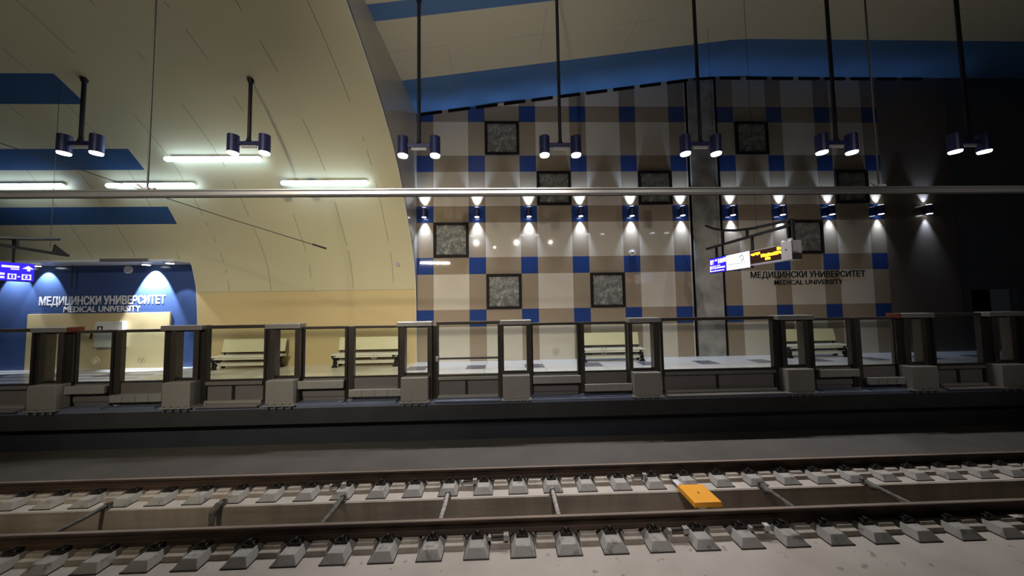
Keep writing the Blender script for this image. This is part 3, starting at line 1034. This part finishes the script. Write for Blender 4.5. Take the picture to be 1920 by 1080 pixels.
# small fittings
t = thing('dome_camera', 'small white dome camera on the checkered wall above a blue tile', 'camera', (5.44, YW, 4.38))
MB().tube([(0, 0, 0), (0, -0.05, 0)], 0.13, 20).build('base_ring', M['letw'], t, smooth=True)
MB().tube([(0, -0.05, 0), (0, -0.10, 0), (0, -0.14, 0)], [0.09, 0.07, 0.03], 16).build('dome', M['greycase'], t, smooth=True)
t = thing('wall_speaker', 'small grey disc on the cream vault near its end', 'speaker', (-4.2, vault_y(3.96) - 0.005, 3.96))
MB().tube([(0, 0.02, 0), (0, -0.04, -0.01)], 0.085, 16).build('speaker_body', M['greycase'], t, smooth=True)
t = thing('wall_cabinet', 'pale cabinet on the cream panel with a small dark mark', 'cabinet', (-15.42, 12.76, 0.86))
MB().box(-0.52, 0.52, -0.16, 0, 0, 1.0).build('cabinet_body', M['whitebox'], t, bevel=0.012)
MB().box(-0.55, 0.55, -0.19, 0, -0.03, 0.0).build('bottom_shelf', M['housing'], t)
k_ = MB().box(-0.42, -0.38, -0.166, -0.16, 0.62, 0.82).box(-0.42, -0.22, -0.166, -0.16, 0.62, 0.66).box(-0.26, -0.22, -0.166, -0.16, 0.62, 0.82).box(-0.42, -0.22, -0.166, -0.16, 0.78, 0.82)
k_.build('sticker', M['letd'], t)
t = thing('door_handle_bar', 'tiny dark handle on the cream panel left of the cabinet', 'handle', (-16.25, 12.76, 1.2))
MB().bar((0, -0.03, 0), (0.04, -0.03, 0.2), 0.03, 0.04).box(-0.02, 0.02, -0.03, 0, 0.0, 0.04).build('handle_body', M['blackm'], t)

# recess downlights
for i, (xl, yy, lab, pw) in enumerate([(-12.72, 12.15, 'glowing round downlight at the right end of the recess soffit', 18), (-13.96, 12.48, 'downlight in the soffit above the bright cone on the blue wall', 230),
                                       (-18.1, 12.48, 'downlight in the soffit right of the blue hanging sign', 30), (-19.25, 12.48, 'downlight in the soffit behind the blue hanging sign', 44)]):
    t = thing('recess_downlight', lab, 'downlight', (xl, yy, 4.09), 'downlights over the blue wall')
    MB().tube([(0, 0, 0.0), (0, 0, -0.035)], 0.14, 24).build('trim_ring', M['cap'], t, smooth=True)
    MB().tube([(0, 0, -0.035), (0, 0, -0.05)], 0.115, 24).build('lamp_lens', M['e_disc'], t)
    spot('recess_downlight_beam', (xl, yy - 0.02, 4.0), (xl, yy + (0.34 if i else 0.0), 3.35), pw * 9, 74, 0.25, 0.03, (0.82, 0.89, 1.0))
t = thing('ceiling_speaker', 'white round speaker at the top of the blue wall', 'speaker', (-15.0, 12.82, 3.91))
MB().tube([(0, 0, 0), (0, -0.06, 0)], 0.15, 24).build('speaker_grille', M['letw'], t, smooth=True)
t = tag(MB().tube([(0, 0, 0), (0, 0, -0.92)], 0.02, 8).build('hanging_rod', M['rod'], loc=(-16.9, 12.6, 4.09)), 'thin grey rod hanging from the soffit over the station name', 'rod')
t = thing('soffit_lamp_tray', 'bright metal lamp tray on the soffit above the light cone', 'lamp tray', (-13.9, 11.75, 4.09))
MB().box(-0.85, 0.85, -0.06, 0.0, -0.02, 0.10).build('tray_body', M['cap'], t, bevel=0.01)

# ================================================================== PENDANT LAMPS
def make_pendant(name='pendant_lamp'):
    t = thing(name, '-', 'pendant lamp', (0, 0, 0), 'twin pendant lamps')
    MB().box(-0.30, 0.30, -0.035, 0.035, -0.05, 0.05).build('cross_bar', M['lampbody'], t, bevel=0.008)
    MB().tube([(0, 0, 0.04), (0, 0, 0.12), (0, 0, 0.32)], [0.075, 0.05, 0.035], 12).build('socket', M['pole'], t, smooth=True)
    for sx in (-0.42, 0.42):
        h_ = MB().tube([(sx, 0, -0.26), (sx, 0, 0.22)], 0.135, 24).build('lamp_head', M['lampbody'], t, smooth=True)
        MB().tube([(sx, 0, -0.30), (sx, 0, -0.255)], [0.118, 0.128], 24).build('lamp_lens', M['e_disc'], h_)
    MB().box(-0.2, 0.2, -0.02, 0.02, -0.13, -0.06).build('cable_tray', M['greycase'], t, bevel=0.006)
    return t


def pendant(x_, y_, z_, ztop, lab, power, src=None):
    if src is None:
        t = make_pendant()
        t.location = (x_, y_, z_)
        t['label'] = lab
    else:
        t = copy_tree(src, (x_, y_, z_), lab)
    MB().tube([(0, 0, 0.10), (0, 0, ztop - z_)], 0.045, 10).build('pole', M['pole'], t, smooth=True)
    MB().tube([(0, 0, ztop - z_ - 0.10), (0, 0, ztop - z_ + 0.01)], [0.06, 0.09], 12).build('ceiling_mount', M['pole'], t, smooth=True)
    if power:
        for sx in (-0.42, 0.42):
            spot('pendant_beam', (x_ + sx, y_, z_ - 0.33), (x_ + sx, y_ + 0.2, 0), power, 104, 0.9, 0.11, (1.0, 0.97, 0.95))
    return t


pend = [(-11.30, 8.45, 6.80, 'twin pendant lamp hung from the vault before a dark blue band'), (-6.88, 8.45, 6.80, 'twin pendant lamp hung from the vault above the long white tubes'),
        (-2.16, 8.02, 6.51, 'twin pendant lamp at the vault end, its mount on the blue band'), (1.57, 8.0, 6.51, 'twin pendant lamp in the hall, first right of the vault end'),
        (5.37, 8.0, 6.54, 'twin pendant lamp in the hall in front of the concrete pier'), (9.15, 8.0, 6.57, 'twin pendant lamp in the hall, first right of the pier'),
        (12.94, 8.0, 6.59, 'twin pendant lamp at the dark right end of the hall')]
PW = [130, 260, 520, 600, 520, 320, 100]
srcp = None
bare = []
for i, (x_, y_, z_, lab) in enumerate(pend):
    if i < 2:
        zt = next(zz for zz in [k * 0.01 for k in range(700, 1000)] if vault_y(zz) <= y_)
    else:
        zt = ceil_z(x_)
    pendant(x_, y_, z_, zt, lab, PW[i])

# ================================================================== LINEAR LAMPS ON THE VAULT
def linear(xa, xb, z_, lab):
    yv = vault_y(z_) - 0.17
    cx = (xa + xb) / 2
    t = thing('linear_lamp', lab, 'tube lamp', (cx, yv, z_), 'linear lamps on the vault')
    h_ = (xb - xa) / 2
    MB().box(-h_ + .05, h_ - .05, -0.02, 0.09, 0.0, 0.06).box(-h_ + .3, -h_ + .5, 0.0, 0.30, 0.02, 0.06).box(h_ - .5, h_ - .3, 0.0, 0.30, 0.02, 0.06).build('housing', M['light_edge'], t, bevel=0.01)
    for a_, b_ in ((-h_, -0.02), (0.02, h_)):
        MB().tube([(a_, -0.03, -0.05), (a_ + .04, -0.03, -0.05), (b_ - .04, -0.03, -0.05), (b_, -0.03, -0.05)], [0.05, 0.075, 0.075, 0.05], 14).build('tube', M['e_tube'], t, smooth=True)


linear(-17.5, -14.75, 6.55, 'long bright tube lamp cut by the left edge of the photo')
linear(-13.32, -10.46, 6.55, 'long bright tube lamp behind the thin hanger rod')
linear(-10.85, -7.84, 7.20, 'long bright tube lamp behind the second pendant lamp, set higher than the others')
linear(-7.52, -4.60, 6.60, 'long bright tube lamp nearest the vault end')

# ================================================================== OVERHEAD CONDUCTOR
t = thing('overhead_conductor_rail', 'long grey metal conductor rail running across above the track', 'overhead rail', (0, 5.26, 4.24))
pf = [(-0.045, 0.06), (0.045, 0.06), (0.045, 0.045), (0.012, 0.035), (0.016, -0.02), (0.035, -0.045), (0.018, -0.06), (0.006, -0.045), (-0.006, -0.045), (-0.018, -0.06), (-0.035, -0.045), (-0.016, -0.02), (-0.012, 0.035), (-0.045, 0.045)]
k_ = MB().extrude_x(pf, -30, 30)
k_.build('conductor_profile', M['alu'], t)
MB().tube([(-30, 0, -0.058), (30, 0, -0.058)], 0.014, 8).build('contact_wire', M['copper'], t)
for xh, lab in ((-5.92, 'thin hanger rod holding the overhead rail under the vault'), (6.75, 'thin hanger rod holding the overhead rail in the dark hall')):
    zt = 9.77 if xh < 0 else ceil_z(xh)
    t = thing('hanger_rod', lab, 'hanger', (xh, 5.26, 4.30), 'hangers of the overhead rail')
    MB().tube([(0, 0, 0.05), (0, 0, zt - 4.3)], 0.013, 8).build('rod', M['rod'], t)
    MB().tube([(-0.16, 0, 0.10), (-0.05, 0, 0.02), (0.05, 0, 0.02), (0.12, 0, 0.03)], 0.02, 8).build('clamp_arm', M['greycase'], t)
    MB().box(-0.06, 0.06, -0.05, 0.05, 0.0, 0.04).build('clamp', M['greycase'], t)
t = tag(MB().tube([(-13.5, 7.0, 6.86), (-11.08, 7.0, 6.04), (-8.88, 7.0, 5.27), (-6.3, 7.0, 4.38), (-3.97, 7.0, 3.62)], 0.009, 6).build('stay_cable', M['rod']), 'thin slack stay cable slanting down across the vault', 'cable')
k_ = MB().tube([(-4.25, 7.0, 3.715), (-3.95, 7.0, 3.615)], 0.02, 8).build('cable_end', M['blackm'], t)

# ================================================================== HANGING SIGNS
def rect_yz(mb_, x_, y0, y1, z0, z1, d):
    mb_.box(min(x_, x_ + d), max(x_, x_ + d), min(y0, y1), max(y0, y1), z0, z1)


# right group (faces -X)
XSG = 7.3
t = thing('sign_gantry', 'black curved sign bracket over the platform before the pier', 'bracket', (XSG, 9.2, 4.15))
def Lp(y_, z_):
    return (0, y_ - 9.2, z_ - 4.15)
MB().bar(Lp(10.8, 4.16), Lp(7.55, 4.20), 0.07, 0.07).build('lower_beam', M['blackm'], t)
up_pts = [Lp(10.8, 5.0), Lp(10.35, 4.78), Lp(9.96, 4.64), Lp(9.4, 4.50), Lp(8.7, 4.40), Lp(7.55, 4.33)]
MB().tube(up_pts, 0.04, 8).build('upper_beam', M['blackm'], t, smooth=True)
for yy, za, zb in ((9.96, 4.16, 4.64), (8.95, 4.18, 4.42), (7.62, 3.78, 4.34), (7.50, 3.78, 4.34), (8.78, 3.74, 4.18), (10.3, 3.78, 4.16)):
    MB().bar(Lp(yy, za), Lp(yy, zb), 0.05, 0.06).build('upright', M['blackm'], t)
for yy in (8.6, 10.2):
    MB().tube([Lp(yy, 4.2), Lp(yy, ceil_z(XSG))], 0.005, 5).build('suspension_cable', M['rod'], t)

t = thing('direction_sign', 'lit blue and white hanging sign before the concrete pier', 'sign', (XSG, 9.72, 3.52))
MB().box(-0.05, 0.05, -0.90, 0.90, -0.26, 0.26).build('casing', M['signbody'], t, bevel=0.01)
k_ = MB()
rect_yz(k_, -0.051, 0.07, 0.88, -0.24, 0.24, -0.006)
o_ = k_.build('blue_face', M['e_blue'], t)
o_['label'] = 'glowing blue half'
k_ = MB()
rect_yz(k_, -0.051, -0.88, 0.07, -0.24, 0.24, -0.006)
o_ = k_.build('white_face', M['e_white'], t)
o_['label'] = 'glowing white half'
k_ = MB()
for a_, b_, za, zb in ((0.84, 0.74, .03, .19), (0.72, 0.66, .13, .19), (0.70, 0.68, .03, .13), (0.60, 0.50, .13, .19), (0.45, 0.40, .04, .20), (0.37, 0.22, .05, .19), (0.20, 0.09, .06, .20),
                       (0.86, 0.58, -.02, -.045), (0.86, 0.83, -.2, -.02), (0.60, 0.57, -.14, -.02), (0.83, 0.60, -.12, -.09), (0.83, 0.66, -.07, -.055), (0.52, 0.36, -.04, -.01), (0.54, 0.14, -.12, -.07), (0.86, 0.18, -.21, -.18)):
    rect_yz(k_, -0.057, a_, b_, min(za, zb), max(za, zb), -0.004)
k_.build('marks', M['e_text'], t)
k_ = MB()
pts = [(-0.059, -0.58 + 0.075 * math.cos(q * math.pi / 8), 0.08 + 0.075 * math.sin(q * math.pi / 8)) for q in range(14)]
k_.tube(pts, 0.014, 5)
rect_yz(k_, -0.057, -0.02, -0.72, -0.075, -0.06, -0.004)
k_.build('print', M['e_grey'], t)

t = thing('departure_board', 'dark departure board with glowing orange text', 'display', (XSG, 8.27, 3.54))
MB().box(-0.06, 0.06, -0.55, 0.55, -0.23, 0.20).build('casing', M['greycase'], t, bevel=0.01)
k_ = MB()
rect_yz(k_, -0.061, -0.52, 0.53, -0.17, 0.18, -0.006)
k_.build('display_face', M['ledface'], t)
k_ = MB()
for a_, b_, za, zb in ((0.50, 0.18, .045, .13), (-0.36, -0.51, .08, .16), (0.16, -0.50, -.035, .055), (0.02, -0.15, -.13, -.05)):
    yy = a_
    while yy > b_ + 0.02:
        w_ = random.choice((0.055, 0.07, 0.045))
        rect_yz(k_, -0.067, yy, max(yy - w_, b_), za + random.choice((0, 0, .02)), zb - random.choice((0, 0, .015)), -0.004)
        yy -= w_ + 0.007
k_.build('led_text', M['e_led'], t)

t = thing('speaker_box', 'pale grey box at the end of the departure board', 'box', (XSG, 7.55, 3.54))
MB().box(-0.16, 0.10, -0.15, 0.15, -0.24, 0.24).build('box_body', M['greycase'], t, bevel=0.012)
MB().box(-0.06, 0.0, -0.06, 0.06, 0.24, 0.32).build('lug', M['greycase'], t, bevel=0.004)
MB().box(-0.15, -0.10, -0.14, -0.04, 0.24, 0.26).build('lug', M['letw'], t)
MB().box(-.15, -.10, .06, .14, .24, .28).build('lug', M['letw'], t)
MB().tube([(-0.16, 0.0, 0.03), (-0.17, 0.0, 0.03)], 0.018, 10).build('screw', M['blackm'], t)

# left group (faces +X)
XSL = -12.0
t = thing('sign_gantry', 'black sign bracket at the left edge under the vault', 'bracket', (XSL, 7.9, 3.9))
def Ll(y_, z_):
    return (0, y_ - 7.9, z_ - 3.9)
MB().bar(Ll(6.6, 3.98), Ll(8.85, 3.83), 0.07, 0.07).build('lower_beam', M['blackm'], t)
MB().tube([Ll(6.6, 3.98), Ll(7.68, 4.07), Ll(8.2, 4.15), Ll(8.66, 4.25)], 0.04, 8).build('upper_beam', M['blackm'], t, smooth=True)
MB().bar(Ll(7.92, 3.9), Ll(7.92, 4.1), 0.05, 0.1).build('upright', M['blackm'], t)
k_ = MB().add([(-.02, 8.55 - 7.9, 3.86 - 3.9), (-.02, 8.84 - 7.9, 3.85 - 3.9), (-.02, 8.58 - 7.9, 4.09 - 3.9), (.02, 8.55 - 7.9, 3.86 - 3.9), (.02, 8.84 - 7.9, 3.85 - 3.9), (.02, 8.58 - 7.9, 4.09 - 3.9)],
              [(0, 1, 2), (5, 4, 3), (0, 3, 4, 1), (1, 4, 5, 2), (2, 5, 3, 0)])
k_.build('end_gusset', M['blackm'], t)
MB().bar(Ll(7.9, 3.51), Ll(7.9, 3.9), 0.03, 0.03).build('sign_hanger', M['blackm'], t)
for yy in (7.3, 8.5):
    MB().tube([Ll(yy, 4.0), Ll(yy, next(zz for zz in [q * .01 for q in range(700, 1000)] if vault_y(zz) <= yy))], 0.005, 5).build('suspension_cable', M['rod'], t)
t = thing('direction_sign', 'lit blue hanging sign with white marks at the left edge', 'sign', (XSL, 7.5, 3.28))
MB().box(-0.05, 0.05, -0.72, 0.72, -0.23, 0.23).build('casing', M['signbody'], t, bevel=0.01)
k_ = MB()
rect_yz(k_, 0.051, -0.70, 0.71, -0.215, 0.22, 0.006)
o_ = k_.build('blue_face', M['e_blue'], t)
k_ = MB()
for yc in (-0.10, 0.07, -.27, -.44):
    k_.tube([(0.057, yc, 0.11), (0.062, yc, 0.11)], 0.062, 18)
for a_, b_, za, zb in ((0.19, 0.46, .10, .15), (0.33, 0.46, .055, .08), (-0.6, -0.5, .06, .16),
                       (-0.12, 0.24, -.085, -.035), (-0.12, 0.24, -.165, -.12), (-.66, -.16, -.085, -.035),
                       (0.29, 0.42, -.07, -.05), (0.29, 0.42, -.18, -.16), (0.29, 0.31, -.18, -.05), (0.40, 0.42, -.18, -.05), (0.345, 0.37, -.14, -.09), (0.44, 0.48, -.125, -.10),
                       (0.51, 0.66, -.07, -.05), (0.51, 0.66, -.18, -.16), (0.51, 0.53, -.18, -.05), (0.64, 0.66, -.18, -.05), (0.565, 0.60, -.14, -.09),
                       (0.59, 0.64, .04, .12)):
    rect_yz(k_, 0.057, a_, b_, za, zb, 0.004)
k_.add([(0.057, 0.51, .09), (0.057, 0.72 - .02, .09), (0.057, 0.605, .17), (0.061, 0.51, .09), (0.061, 0.70, .09), (0.061, 0.605, .17)], [(0, 1, 2), (5, 4, 3), (0, 3, 4, 1), (1, 4, 5, 2), (2, 5, 3, 0)])
k_.build('marks', M['e_text'], t)
